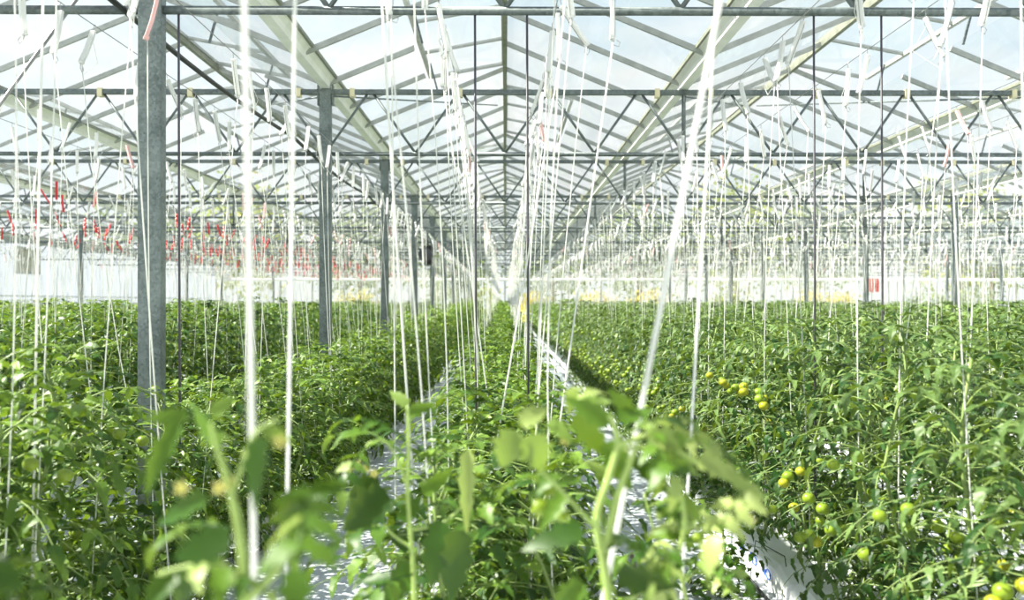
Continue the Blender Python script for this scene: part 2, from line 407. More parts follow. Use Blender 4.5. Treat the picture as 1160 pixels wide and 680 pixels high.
# ------------------------------------------------------------------ roof: glass, glazing bars, ridges, vents
def slope_pt(side, u, y, lift=0.0):
    """u 0 at ridge, 1 at gutter; x relative to the ridge"""
    return (side * 1.6 * u, y, Z_RIDGE + (Z_GUT - Z_RIDGE) * u + lift)
RY0 = -3.86
vent_no = 1
NCELL = int(round(YEND - 0.0 - RY0))
def vent_cells(span, side):
    cells = {}
    for k in range(-1, 10):
        if (k + span) % 2 == (0 if side < 0 else 1):
            y0 = D0 + BAY * k + 0.0 + (2.98 if side < 0 else 2.98)
            cells[k] = y0
    return cells
for s in range(13):
    span = s - 4                        # span 0 is above the camera
    xr = 3.2 * span
    nm = 'middle' if span == 0 else '%s %s of the middle' % (ORD[abs(span)-1], 'left' if span < 0 else 'right')
    ce = thing('ceiling', 'glass roof span over the middle rows' if span == 0 else 'glass roof span, %s one' % nm, 'roof', (xr, 0, 0), kind='structure')
    near = span in (-1, 0, 1)
    for side in (-1, 1):
        gm = MB()
        vents = vent_cells(span, side) if -3 <= span <= 4 else {}
        opened = set()
        for k, y0 in vents.items():
            for j in range(3): opened.add(int(round(y0 + j - RY0)))
        for c in range(NCELL):
            y0 = RY0 + c; y1 = min(y0 + 1.0, YEND)
            u0 = 0.5 if c in opened else 0.0
            gm.quad(slope_pt(side, u0, y0 + 0.012), slope_pt(side, u0, y1 - 0.012), slope_pt(side, 1, y1 - 0.012), slope_pt(side, 1, y0 + 0.012))
        gm.build('glass_slope', M['glass'], ce)
        rest = MB()
        for c in range(NCELL + 1):
            y = RY0 + c
            u0 = 0.5 if (c in opened and (c - 1) in opened) else 0.0
            tgt = MB() if (near and 5.0 < y < 26 and abs(xr + side*0.8) < y * 0.6) else rest
            tgt.bar(slope_pt(side, u0, y, -0.02), slope_pt(side, 1, y, -0.02), 0.028, 0.045)
            if tgt is not rest: tgt.build('glazing_bar', M['alu'], ce)
        rest.build('glazing_bars', M['alu'], ce)
        for k, y0 in vents.items():
            if y0 < 3 or y0 > 40: continue
            wv = thing('window_%d' % (vent_no + 1), 'open roof vent on the %s slope of the %s roof span, %s' % ('left' if side < 0 else 'right', nm if span == 0 else nm.split(' of')[0], where(y0)), 'window', (xr, y0, Z_RIDGE + 0.02), kind='structure')
            vent_no += 1
            e = Vector((side * 0.80, 0, -0.15)); 
            fm = MB()
            a0 = Vector((side*0.02, 0.03, 0)); b0 = Vector((side*0.02, 2.97, 0))
            fm.bar(a0, a0 + e, 0.035, 0.035); fm.bar(b0, b0 + e, 0.035, 0.035)
            fm.bar(a0 + e, b0 + e, 0.04, 0.04); fm.bar(a0, b0, 0.03, 0.03)
            fm.build('vent_frame', M['alu'], wv)
            for j in (1, 2):
                q = MB(); pj = Vector((side*0.02, float(j), 0)); q.bar(pj, pj + e, 0.026, 0.03); q.build('vent_bar', M['alu'], wv)
            q = MB(); q.quad(a0, b0, b0 + e, a0 + e); q.build('vent_pane', M['glass'], wv)
            q = MB()
            for yy_ in (0.6, 2.4): q.bar((side*0.78, yy_, -0.15), (side*0.70, yy_, -0.45), 0.018, 0.018)
            q.build('vent_arm', M['tube'], wv)
    q = MB(); q.bar((0, RY0, Z_RIDGE - 0.01), (0, YEND, Z_RIDGE - 0.01), 0.045, 0.085); q.build('ridge_beam', M['ridge'], ce)

# gutters
for s in range(14):
    x = -14.4 + 3.2 * s
    k = s - 4       # 0 is the gutter over the steel column row left of the middle
    if k <= 0: lab = 'cream roof gutter resting on the nearest row of steel columns' if k == 0 else 'cream roof gutter, %s left of the near columns' % ORD[-k-1]
    else: lab = 'cream roof gutter, %s right of the middle ridge' % ORD[k-1]
    t = thing('roof_gutter', lab, 'gutter', (x, 0, Z_TOP + 0.03), group='roof gutters')
    q = MB()
    prof = [(-0.085, 0.10), (-0.085, 0.085), (-0.05, 0.075), (-0.04, 0.0), (0.04, 0.0), (0.05, 0.075), (0.085, 0.085), (0.085, 0.10), (0.03, 0.03), (-0.03, 0.03)]
    n = len(prof)
    for yv in (RY0, YEND):
        for px_, pz_ in prof: q.v.append((px_, yv, pz_)); q.t.append(.5)
    for j in range(n): q.f.append((j, (j+1) % n, n + (j+1) % n, n + j))
    q.f.append(tuple(range(n))[::-1]); q.f.append(tuple(range(n, 2*n)))
    q.build('trough', M['gutter'], t)
    for sd in (-1, 1):
        q = MB(); q.bar((sd*0.09, RY0, 0.10), (sd*0.09, YEND, 0.10), 0.03, 0.03); q.build('rim', M['ridge'], t)

# ------------------------------------------------------------------ trusses
def mesh_tube(name, a, b, r, mat, n=8):
    return MB().tube([a, b], r, n).mesh(name, mat, True)
ME_top = MB().bar((0, 0, 0), (9.6, 0, 0), 0.05, 0.042).mesh('top_chord', M['tube'])
ME_bot = mesh_tube('bottom_chord', (0, 0, 0), (9.6, 0, 0), 0.020, M['tube'])
dz = Z_TOP - Z_BOT
ME_d1 = mesh_tube('diagonal', (0, 0, 0.01), (0.37, 0, dz - 0.02), 0.012, M['tube'], 6)
ME_d2 = mesh_tube('diagonal', (0, 0, 0.01), (-0.37, 0, dz - 0.02), 0.012, M['tube'], 6)
ME_post = mesh_tube('gutter_post', (0, 0, 0), (0, 0, dz), 0.018, M['tube'])
cm = MB(); cm.box(-0.022, 0.022, -0.034, 0.034, -0.045, 0.03); ME_clip = cm.mesh('clip', M['clip'])
wm = MB()
for j in range(13):
    xb = 0.8 * j
    if j < 12: wm.tube([(xb, 0, 0.01), (xb + 0.37, 0, dz - 0.02)], 0.012, 5)
    if j > 0: wm.tube([(xb, 0, 0.01), (xb - 0.37, 0, dz - 0.02)], 0.012, 5)
for xx in (3.2, 6.4): wm.tube([(xx, 0, 0), (xx, 0, dz)], 0.018, 6)
ME_web = wm.mesh('web', M['tube'], True)
SPANS = [(-20.8, 'left of the far column row'), (-11.2, 'left of the near columns'), (-1.6, 'over the middle rows'), (8.0, 'right of the middle span'), (17.6, 'farthest right')]
for k in range(NT):
    y = truss_y(k)
    for x0, sn in SPANS:
        if (x0 + 9.6) < -y*0.62 or x0 > y*0.62 or x0 < -15: 
            if x0 != -20.8 or y < 26: continue
        t = thing('roof_truss', '%s galvanised roof truss from the camera, span %s' % (ORD[k], sn), 'truss', (x0, y, Z_BOT), group='lattice roof trusses')
        if x0 == -20.8:        # only its last third stands inside the wall
            q = MB(); q.bar((6.4, 0, dz), (9.6, 0, dz), 0.05, 0.042); q.build('top_chord', M['tube'], t)
            q = MB(); q.tube([(6.4, 0, 0), (9.6, 0, 0)], 0.02, 8); q.build('bottom_chord', M['tube'], t, True)
            q = MB()
            for j in range(8, 13):
                if j < 12: q.tube([(0.8*j, 0, 0.01), (0.8*j + 0.37, 0, dz - 0.02)], 0.012, 5)
                if j > 8: q.tube([(0.8*j, 0, 0.01), (0.8*j - 0.37, 0, dz - 0.02)], 0.012, 5)
            q.build('web', M['tube'], t, True)
            continue
        link('top_chord', ME_top, t, (0, 0, dz)); link('bottom_chord', ME_bot, t)
        if k <= 3:
            for j in range(13):
                if j < 12: link('diagonal', ME_d1, t, (0.8*j, 0, 0))
                if j > 0: link('diagonal', ME_d2, t, (0.8*j, 0, 0))
            for xx in (3.2, 6.4): link('gutter_post', ME_post, t, (xx, 0, 0))
            for ridge in (1.6, 4.8, 8.0):
                for off in (-1.36, -0.4, 0.4, 1.36): link('clip', ME_clip, t, (ridge + off, 0, dz))
        else:
            link('web', ME_web, t)

# ------------------------------------------------------------------ columns
def column_meshes():
    q = MB(); 
    # C-section: broad face to the camera and a lipped side
    q.box(-0.052, 0.038, -0.03, -0.022, 0, Z_TOP); q.box(-0.052, -0.045, -0.022, 0.03, 0, Z_TOP)
    q.box(0.038, 0.052, -0.03, 0.03, 0, Z_TOP); q.box(0.046, 0.0515, -0.0345, -0.03, 0, Z_TOP)
    sh = q.mesh('shaft', M['galv'])
    q = MB(); q.box(-0.07, -0.058, -0.03, 0.03, Z_TOP - 0.12, Z_TOP + 0.06); q.box(0.058, 0.07, -0.03, 0.03, Z_TOP - 0.12, Z_TOP + 0.06); q.box(-0.07, 0.07, -0.03, 0.03, Z_TOP, Z_TOP + 0.025)
    br = q.mesh('gutter_bracket', M['tube'])
    q = MB(); q.box(-0.11, 0.11, -0.09, 0.09, 0, 0.012); q.tube([(-0.085, -0.065, 0.01), (-0.085, -0.065, 0.03)], 0.012, 6); q.tube([(0.085, 0.065, 0.01), (0.085, 0.065, 0.03)], 0.012, 6)
    bp = q.mesh('base_plate', M['galv'])
    return sh, br, bp
SH, BR, BP = column_meshes()
for xc, who in ((-11.2, 'row left of the near columns'), (-1.6, 'near row left of the aisle'), (8.0, 'row right of the aisle'), (17.6, 'farthest right row')):
    cnt = 0
    for k in range(NT):
        y = truss_y(k)
        if abs(xc) > y * 0.60: continue
        t = thing('steel_column', '%s galvanised steel column of the %s, under the %s truss' % (ORD[cnt], who, ORD[k]), 'column', (xc, y, 0.0), group='galvanised steel columns')
        cnt += 1
        link('shaft', SH, t); link('gutter_bracket', BR, t); link('base_plate', BP, t)

# braces, cables, hoses
q = MB(); q.tube([(-1.66, D0 + 0.1, Z_TOP - 0.02), (-3.90, D0 + 0.1, 0.15)], 0.008, 6)
tag(q.build('brace_rod', M['wire'], smooth=True), 'slanting steel brace rod left of the nearest column', 'rod')
pts = [(-1.72, 3.4 + 0.5*j, Z_BOT + 0.02 - 0.05*math.sin(PI*((j % 8)/8.0))) for j in range(40)]
q = MB(); q.tube(pts, 0.014, 6); tag(q.build('black_cable', M['black'], smooth=True), 'black cable running along the trusses beside the near column row', 'cable')
for k, (px, py) in enumerate(((203, 400), (538, 430), (597, 400), (923, 470), (1000, 430))):
    b = P(px, py, D0)
    q = MB(); tp = P(px, 12, D0); q.tube([(tp.x, D0, Z_BOT - 0.01), (b.x + 0.004, D0, 1.6), (b.x + 0.008, D0 + 0.01, 0.25)], 0.0055, 6)
    lab = ['dark feed hose hanging from the first truss just right of the nearest column', 'dark feed hose hanging from the first truss, left of the middle pair',
           'dark feed hose hanging from the first truss, right of the middle pair', 'dark feed hose hanging from the first truss, left of the pair over the right row',
           'dark feed hose hanging from the first truss, right of the pair over the right row'][k]
    tag(q.build('feed_hose', M['slate'], smooth=True), lab, 'hose', 'dark hoses hanging from the first truss')
# wire cross braces under the roof
for (a, b, lab) in (((-1.55, 8.3, Z_TOP), (-0.1, 11.9, Z_RIDGE - 0.05), 'thin brace bar under the left slope of the middle roof span'),
                    ((1.65, 8.3, Z_TOP), (3.1, 11.9, Z_RIDGE - 0.05), 'thin brace bar under the roof span right of the middle'),
                    ((4.75, 8.3, Z_TOP), (3.3, 11.9, Z_RIDGE - 0.05), 'thin brace bar under the right slope of the span right of the middle'),
                    ((-1.65, 8.3, Z_TOP), (-3.1, 11.9, Z_RIDGE - 0.05), 'thin brace bar under the roof span left of the middle')):
    q = MB(); q.tube([a, b], 0.009, 6); tag(q.build('brace_bar', M['tube'], smooth=True), lab, 'brace', 'thin roof brace bars')

# black fan unit hanging beside the fourth column
yf = 17.4; c = P(484.5, 289, yf)
t = thing('circulation_fan', 'black box fan hanging beside the fourth steel column', 'fan', (c.x, yf, c.z))
q = MB(); q.box(-0.07, 0.08, -0.16, 0.16, -0.19, 0.17); q.box(-0.09, 0.1, -0.19, 0.19, -0.02, 0.0); q.build('housing', M['black'], t)
q = MB(); q.tube([(-0.03, -0.2, 0.0), (-0.03, -0.16, 0.0)], 0.13, 14); q.build('grille', M['slate'], t)
q = MB(); q.tube([(0, 0, 0.17), (0, 0, Z_BOT - c.z)], 0.01, 6); q.build('hanger_rod', M['black'], t)
q = MB(); q.bar((-0.08, 0, 0.1), (-0.24, 0.0, 0.12), 0.02, 0.03); q.build('bracket', M['tube'], t)

# red sign post far at right, white trolley at the end of the path
c = P(991, 323, 42)
t = thing('red_sign', 'small red sign on a post far off above the right rows', 'sign', (c.x, 42, 0))
q = MB(); q.box(-0.24, 0.24, -0.02, 0.02, c.z - 0.32, c.z + 0.30); q.build('board', M['red_sign'], t)
q = MB(); q.tube([(0, 0.045, 0), (0, 0.045, c.z + 0.2)], 0.022, 8); q.build('post', M['grey'], t)
t = thing('harvest_trolley', 'white harvest trolley standing at the far end of the path', 'trolley', (0.82, 36, 0))
q = MB(); q.box(-0.28, 0.28, -0.6, 0.6, 0.28, 0.34); q.build('deck', M['whitepaint'], t)
for zz in (0.34,):
    q = MB(); q.box(-0.26, 0.26, -0.55, -0.05, zz + 0.002, zz + 0.25); q.box(-0.28, 0.28, -0.57, -0.03, zz + 0.22, zz + 0.26); q.build('crate', M['white_pl'], t)
for sx in (-1, 1):
    q = MB(); q.tube([(sx*0.25, 0.58, 0.34), (sx*0.25, 0.58, 0.95)], 0.016, 8); q.build('handle_post', M['whitepaint'], t)
    for sy in (-0.45, 0.45):
        q = MB(); q.tube([(sx*0.24, sy, 0.1), (sx*0.29, sy, 0.1)], 0.1, 14); q.build('wheel', M['black'], t)
        q = MB(); q.box(sx*0.25-0.012, sx*0.25+0.012, sy-0.02, sy+0.02, 0.1, 0.28); q.build('wheel_fork', M['grey'], t)
q = MB(); q.tube([(-0.25, 0.58, 0.93), (0.25, 0.58, 0.93)], 0.016, 8); q.build('handle_bar', M['whitepaint'], t)

# ------------------------------------------------------------------ tomato plants
def comp_leaf(mb, p, az, el, L, rng, n=5, size=0.08, pairs=3, tintc=0.45, sag=1.1, rach=None, curl=0.35, ratio=0.5):
    """compound leaf: curved rachis with leaflet pairs and a terminal leaflet"""
    p = Vector(p); steps = 6; pts = [p.copy()]
    e = el
    for k in range(steps):
        e -= sag / steps * (0.6 + 0.8 * k / steps)
        d = Vector((math.cos(az)*math.cos(e), math.sin(az)*math.cos(e), math.sin(e)))
        p = p + d * (L / steps); pts.append(p.copy())
    (rach if rach is not None else mb).tube(pts, [0.0018 + 0.0012*(1 - k/steps) for k in range(steps+1)], 3, False, tintc)
    side = Vector((-math.sin(az), math.cos(az), 0))
    for j in range(pairs):
        t = 0.32 + 0.58 * j / max(1, pairs - 0.4)
        q = t * steps; k = min(int(q), steps - 1); pp = pts[k].lerp(pts[k+1], q - k)
        dd = (pts[k+1] - pts[k]).normalized(); up = side.cross(dd) * -1
        if up.z < 0: up = -up
        s = size * (0.72 + 0.35 * math.sin(PI * t)) * rng.uniform(0.8, 1.2)
        for sd in (-1, 1):
            dv = dd * rng.uniform(0.25, 0.7) + side * sd + up * rng.uniform(-0.35, 0.2)
            nn = up + Vector((rng.gauss(0, .35), rng.gauss(0, .35), rng.gauss(0, .2)))
            mb.leaflet(pp, dv, nn, s, s*ratio*rng.uniform(.85, 1.15), n, rng.uniform(0.0, 0.5), rng.uniform(0.1, curl*2), min(1, max(0, rng.gauss(tintc, .2))), 0.25, rng.uniform(-.6, .6))
            if j < pairs - 1 and size > 0.05 and n >= 5:
                p2 = pts[k].lerp(pts[k+1], min(1, q - k + 0.35)) if k < steps else pp
                dv2 = dd * rng.uniform(-.1, .5) + side * sd + up * rng.uniform(-0.2, 0.3)
                mb.leaflet(p2, dv2, nn, s*0.38, s*0.2, 4, 0.2, 0.3, min(1, max(0, rng.gauss(tintc, .2))), 0, 0)
    dd = (pts[-1] - pts[-2]).normalized(); up = side.cross(dd) * -1
    if up.z < 0: up = -up
    s = size * rng.uniform(1.0, 1.3)
    mb.leaflet(pts[-1], dd + Vector((0, 0, rng.uniform(-.3, .1))), up, s, s*ratio*1.1, n + 2 if n >= 5 else n, rng.uniform(.05, .4), rng.uniform(.1, curl*2), min(1, max(0, rng.gauss(tintc, .2))), 0.25, rng.uniform(-.4, .4))

def plant_geo(h, rng, lod=5, spacing=0.029, size=0.074, Lmax=0.37, zlow=0.02, tintc=0.45, pairs=3, ratio=0.5, curl=0.35):
    """stem and foliage meshes' MBs of one plant; origin at its base"""
    st = MB(); fo = MB()
    ns = 7; ph = rng.uniform(0, 2*PI); pts = []
    for k in range(ns + 1):
        z = h * k / ns; a = 0.035 * math.sin(k*1.4 + ph)
        pts.append(Vector((a, 0.035*math.cos(k*1.1 + ph), z)))
    st.tube(pts, [0.0095 - 0.0045*k/ns for k in range(ns+1)], 5 if lod >= 5 else 3, True, 0.5)
    z = zlow; az = rng.uniform(0, 2*PI)
    while z < h - 0.02:
        q = z / h * ns; k = min(int(q), ns - 1); p = pts[k].lerp(pts[k+1], q - k)
        f = z / h
        L = Lmax * (0.75 + 0.35*math.sin(PI*f)) * (1 - 0.45*max(0, f - 0.72)/0.28) * rng.uniform(.75, 1.15)
        el = -0.05 + 0.95*f + rng.gauss(0, .2)
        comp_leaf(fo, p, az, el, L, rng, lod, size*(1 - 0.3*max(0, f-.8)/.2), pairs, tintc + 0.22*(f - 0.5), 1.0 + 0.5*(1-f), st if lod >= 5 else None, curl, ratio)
        az += 2.4 + rng.gauss(0, .35); z += spacing * rng.uniform(.75, 1.25) * (0.6 if f < 0.35 else 1.0)
    # a leading shoot
    for j in range(4):
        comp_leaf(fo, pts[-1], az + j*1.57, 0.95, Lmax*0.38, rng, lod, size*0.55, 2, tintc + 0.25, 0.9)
    return st, fo

def fruit_mb(r, n=10, m=7, rot=0.0):
    b = MB(); b.ball((0, 0, 0), r, r*0.88, n, m, 5, rot); return b
def calyx_mb(r):
    b = MB()
    for j in range(5):
        a = j*2*PI/5; b.leaflet((0, 0, r*0.78), (math.cos(a), math.sin(a), 0.1), (0, 0, 1), r*1.0, r*0.3, 3, 0.1, 0.45, 0.4, 0)
    b.tube([(0, 0, r*0.7), (0.004, 0, r*1.5)], 0.002, 4)
    return b
ME_fruit = [fruit_mb(r, 12, 8, r*90).mesh('tomato', M['fruit'], True) for r in (0.018, 0.021, 0.024)] + [fruit_mb(0.022, 12, 8).mesh('tomato', M['fruit_y'], True)]
ME_cal = [calyx_mb(r).mesh('calyx', M['calyx']) for r in (0.018, 0.021, 0.024, 0.022)]

class Variant: pass
def make_variant(seed, h, mat, fruit_side, nclust, **kw):
    rng = random.Random(seed); v = Variant()
    st, fo = plant_geo(h, rng, **kw)
    v.h = h
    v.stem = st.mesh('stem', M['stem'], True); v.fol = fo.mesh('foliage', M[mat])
    v.fruits = []
    for c in range(nclust):
        z = rng.uniform(0.28, 0.82) * h; y0 = rng.uniform(-.16, .16)
        n = rng.choice((1, 2, 3))
        for j in range(n):
            v.fruits.append((rng.choice((0, 1, 1, 2, 2, 3) if mat == 'leaf_p' else (0, 1, 1, 2)), Vector((fruit_side*rng.uniform(.21, .32), y0 + rng.uniform(-.06, .06), z - 0.030*j))))
    return v
TALL = [make_variant(100 + i, 1.12 + 0.03*i, 'leaf', -1, 1 + i % 2) for i in range(6)]
TALLP = [make_variant(140 + i, 1.10 + 0.035*i, 'leaf_p', -1, 2 + i % 2, spacing=0.022, size=0.058, Lmax=0.36, tintc=0.45, zlow=0.0, ratio=0.40, curl=0.6) for i in range(6)]
BARE = make_variant(190, 1.2, 'leaf_p', -1, 2, spacing=0.020, size=0.058, Lmax=0.33, tintc=0.45, zlow=0.34, ratio=0.40, curl=0.6)
SHORT = [make_variant(200 + i, 0.76 + 0.03*i, 'leaf_y', -1 if i % 2 else 1, i % 2, spacing=0.021, size=0.064, Lmax=0.37, zlow=0.02, tintc=0.5) for i in range(6)]
BAGZ = 0.16
ROWS = list(range(-8, 10))
def row_height(i, y):
    if i == 0: return 0.74 + 0.009 * y, 'S'
    if i == -1 and y < 3.7: return 0.92, 'S'
    if i == -1: return 0.70 + 0.012 * y, 'S'
    return min(1.08, 0.92 + 0.035*y) if abs(i) < 3 else 1.08, ('P' if i > 0 else 'T')

cand = []
prng = random.Random(99)
for i in ROWS:
    for sd in (-1, 1):
        y = 1.0 + (0.22 if sd > 0 else 0.0) + prng.uniform(0, .1)
        while y < YEND - 1.6:
            X = 1.6*i + (((0.03 if sd < 0 else -0.05) if y < 7 else -0.07) if i == 0 else (0.12 if y > 5.5 else 0.02) if i == -1 else -0.09 if i == 1 else -0.03) + sd*(0.17 if i == 0 else 0.15)
            if i == 0 and y < 2.35: y += 0.45; continue
            if abs(i) == 1 and y < 1.5: y += 0.45; continue
            if abs(X) - 0.6 < y*0.66:
                if not (i == -1 and min(abs(y - truss_y(k)) for k in range(NT)) < 0.12):
                    if not (i == 5 and min(abs(y - truss_y(k)) for k in range(NT)) < 0.12):
                        cand.append((i, sd, X + prng.uniform(-.05, .05), y))
            y += (0.40 if abs(i) <= 1 else 0.45) * prng.uniform(.9, 1.1)
# how large each shows: near rows count for most, rows behind others only show their tops
def showing(c):
    i, sd, X, y = c
    vis = 1.0 if abs(i) <= 1 else (0.55 if abs(i) == 2 else 0.28)
    if i == 1 and sd > 0 or i == -1 and sd < 0: vis *= 0.7
    return vis / (y*y + X*X)
cand.sort(key=showing, reverse=True)
single = sorted(cand[:300], key=lambda c: (c[0], c[1], c[3])); rest = cand[300:]

SIDE = {-1: 'left side', 1: 'right side'}
counter = {}
strings = []       # (x, y, sd, i, top z of plant)
for (i, sd, X, y) in single:
    hh, kind = row_height(i, y)
    var = prng.choice({'S': SHORT, 'T': TALL, 'P': TALLP}[kind])
    if i == 1 and sd < 0 and 3.75 < y < 5.1: var = BARE
    sc = hh / (0.85 if kind == 'S' else 1.2) * prng.uniform(.93, 1.06)
    key = (i, sd, bay_of(y)); counter[key] = counter.get(key, 0) + 1
    kindtxt = 'short tomato plant' if kind == 'S' else 'tall tomato plant'
    lab = '%s %s %s, %s of %s' % (ORD[counter[key]-1], kindtxt, where(y), SIDE[sd], row_name(i))
    rz = prng.uniform(-.5, .5) + (PI if i < 0 else 0)
    if i == 0: rz = prng.uniform(0, 2*PI)
    t = thing('tomato_plant', lab, 'tomato plant', (X, y, BAGZ), rz, 'tomato plants in ' + row_name(i))
    t.scale = (1, 1, sc)
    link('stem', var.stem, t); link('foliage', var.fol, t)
    if var.fruits:
        for fi, p in var.fruits:
            f = link('tomato', ME_fruit[fi], t, p); f.scale = (1, 1, 1/sc)
            if y < 6: link('calyx', ME_cal[fi], f)
    strings.append((X, y, sd, i, True))
for (i, sd, X, y) in rest: strings.append((X, y, sd, i, False))

t = thing('tomato_plant', 'small dark low tomato plant on the white path beside the right grow bags', 'tomato plant', (1.04, 4.35, 0.0), 0.6)
t.scale = (0.75, 0.75, 0.55)
link('stem', SHORT[2].stem, t); link('foliage', TALL[1].fol, t)
# the remaining plants, beyond counting: one mesh
def to_np(mb):
    V = np.array(mb.v, np.float32); T = np.array(mb.t, np.float32)
    idx = np.array([k for f in mb.f for k in f], np.int32); ln = np.array([len(f) for f in mb.f], np.int32)
    return V, T, idx, ln
def np_mesh(name, parts, mats):
    V = np.concatenate([p[0] for p in parts]); T = np.concatenate([p[1] for p in parts])
    offs = np.cumsum([0] + [len(p[0]) for p in parts[:-1]])
    I = np.concatenate([p[2] + o for p, o in zip(parts, offs)]).astype(np.int32); Ln = np.concatenate([p[3] for p in parts])
    MI = np.concatenate([np.full(len(p[3]), p[4], np.int32) for p in parts])
    me = bpy.data.meshes.new(name)
    me.vertices.add(len(V)); me.vertices.foreach_set('co', V.astype(np.float32).ravel())
    me.loops.add(len(I)); me.loops.foreach_set('vertex_index', I)
    me.polygons.add(len(Ln)); me.polygons.foreach_set('loop_start', np.concatenate([[0], np.cumsum(Ln)[:-1]]).astype(np.int32))
    me.polygons.foreach_set('material_index', MI)
    me.update(calc_edges=True)
    a = me.attributes.new('tint', 'FLOAT', 'POINT'); a.data.foreach_set('value', T.astype(np.float32))
    for m_ in mats: me.materials.append(m_)
    me.validate()
    return me
def far_variant(seed, h, zlow):
    rng = random.Random(seed)
    st, fo = plant_geo(h, rng, 3, 0.055, 0.10, 0.36, zlow, 0.48, 2)
    fr = MB()
    for c in range(2): fr.ball((rng.choice((-1, 1))*0.27, rng.uniform(-.1, .1), rng.uniform(.4, .9)*h), 0.028, 0.026, 5, 4)
    return to_np(st), to_np(fo), to_np(fr)
FT = [far_variant(300 + i, 1.14 + .03*i, 0.35) for i in range(6)]
FS = [far_variant(320 + i, 0.78 + .03*i, 0.15) for i in range(6)]
parts = []
for (i, sd, X, y) in rest:
    hh, kind = row_height(i, y)
    st, fo, fr = prng.choice(FS if kind == 'S' else FT)
    sc = hh / (0.85 if kind == 'S' else 1.2) * prng.uniform(.92, 1.07)
    a = prng.uniform(0, 2*PI); ca, sa = math.cos(a), math.sin(a)
    R = np.array([[ca, -sa, 0], [sa, ca, 0], [0, 0, sc]], np.float32); off = np.array([X, y, BAGZ], np.float32)
    dt = prng.uniform(-.12, .12)
    mi = 0 if kind == 'S' else (1 if kind == 'T' else 2)
    parts.append((st[0] @ R.T + off, st[1], st[2], st[3], 3))
    parts.append((fo[0] @ R.T + off, np.clip(fo[1] + dt, 0, 1), fo[2], fo[3], mi))
    parts.append((fr[0] @ R.T + off, fr[1], fr[2], fr[3], 4))
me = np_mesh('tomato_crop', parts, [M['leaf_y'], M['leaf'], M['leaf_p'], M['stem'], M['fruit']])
o = link('tomato_crop', me); tag(o, 'mass of tomato plants filling the distant and outer rows', 'tomato plants', kind='stuff')

# ------------------------------------------------------------------ crop wires, hooks and twine
for i in ROWS:
    for sd in (-1, 1):
        x = 1.6*i - 0.03 + sd*0.25
        q = MB(); q.tube([(x, 0.2, Z_WIRE), (x, YEND - 0.3, Z_WIRE)], 0.0022, 4)
        tag(q.build('crop_wire', M['wire']), 'taut crop wire over the %s of %s' % (SIDE[sd], row_name(i)), 'wire', 'crop wires along the rows')

def bobbin_mb():
    q = MB()      # flat bent plastic winder hanging below its wire hook
    pts = [Vector((0, 0, -0.03)), Vector((0.004, 0, -0.08)), Vector((0.006, 0, -0.15)), Vector((0.002, 0, -0.225))]
    for a, b in zip(pts, pts[1:]): q.bar(a, b, 0.014, 0.023)
    q.bar((-0.004, 0, -0.035), (0.012, 0, -0.035), 0.016, 0.012); q.bar((-0.006, 0, -0.22), (0.014, 0, -0.22), 0.018, 0.014)
    return q
def hanger_mb():
    q = MB()
    q.tube([(0.004, 0, 0.003), (-0.006, 0, 0.006), (-0.01, 0, -0.004), (-0.004, 0, -0.02), (0, 0, -0.03), (0.016, 0, -0.05), (0.016, 0, -0.215), (0.002, 0, -0.23), (0.012, 0, -0.25), (0.03, 0, -0.256), (0.036, 0, -0.24), (0.022, 0, -0.23)], 0.0015, 4)
    return q
ME_bob = {c: bobbin_mb().mesh('bobbin', M[c + '_pl']) for c in ('white', 'red', 'pink')}
ME_hang = hanger_mb().mesh('hanger', M['wire'])
srng = random.Random(5)
def hook_color(i, y):
    if i in (-3, -4, -5) and y > 8.5 and srng.random() < 0.6: return 'red'
    if i == -2 and srng.random() < 0.12: return 'pink'
    return 'pink' if srng.random() < 0.04 else 'white'
def tilt_matrix(az, tilt): return Matrix.Rotation(az, 3, 'Z') @ Matrix.Rotation(tilt, 3, 'Y')
def twine_pts(top, bot, bulge):
    mid = top.lerp(bot, 0.5) + Vector((srng.gauss(0, bulge), srng.gauss(0, bulge), 0))
    out = []
    for k in range(6):
        t = k/5; out.append(top*(1-t)**2 + mid*(2*t*(1-t)) + bot*t*t)
    return out
sc_count = {}
def twine_hook(top, bot, col, az, tilt, label, r=0.0022, group='twine hooks over the rows', bulge=0.03, n=5, wound=True):
    t = thing('twine_hook', label, 'twine', top, 0, group)
    R = tilt_matrix(az, tilt)
    h = link('hanger', ME_hang, t); h.rotation_euler = R.to_euler()
    b = link('bobbin', ME_bob[col], t); b.rotation_euler = R.to_euler()
    end = R @ Vector((0.01, 0, -0.225))
    q = MB(); q.tube(twine_pts(end, bot - top, bulge), r, n, True); q.build('twine', M['twine'], t, True)
    if srng.random() < 0.5 and wound:       # loose loop of spare twine round the bobbin
        q = MB(); e2 = R @ Vector((0.008, 0, -0.06)); 
        q.tube([e2, e2*0.4 + Vector((srng.uniform(-.05,.05), .03, -0.14)), end + Vector((srng.uniform(-.03,.03), .02, -.05)), end], 0.0013, 4); q.build('spare_loop', M['twine'], t)
    return t
hook_np = {c: to_np(bobbin_mb()) for c in ('white',)}['white']; hang_np = to_np(hanger_mb())
far_parts = []
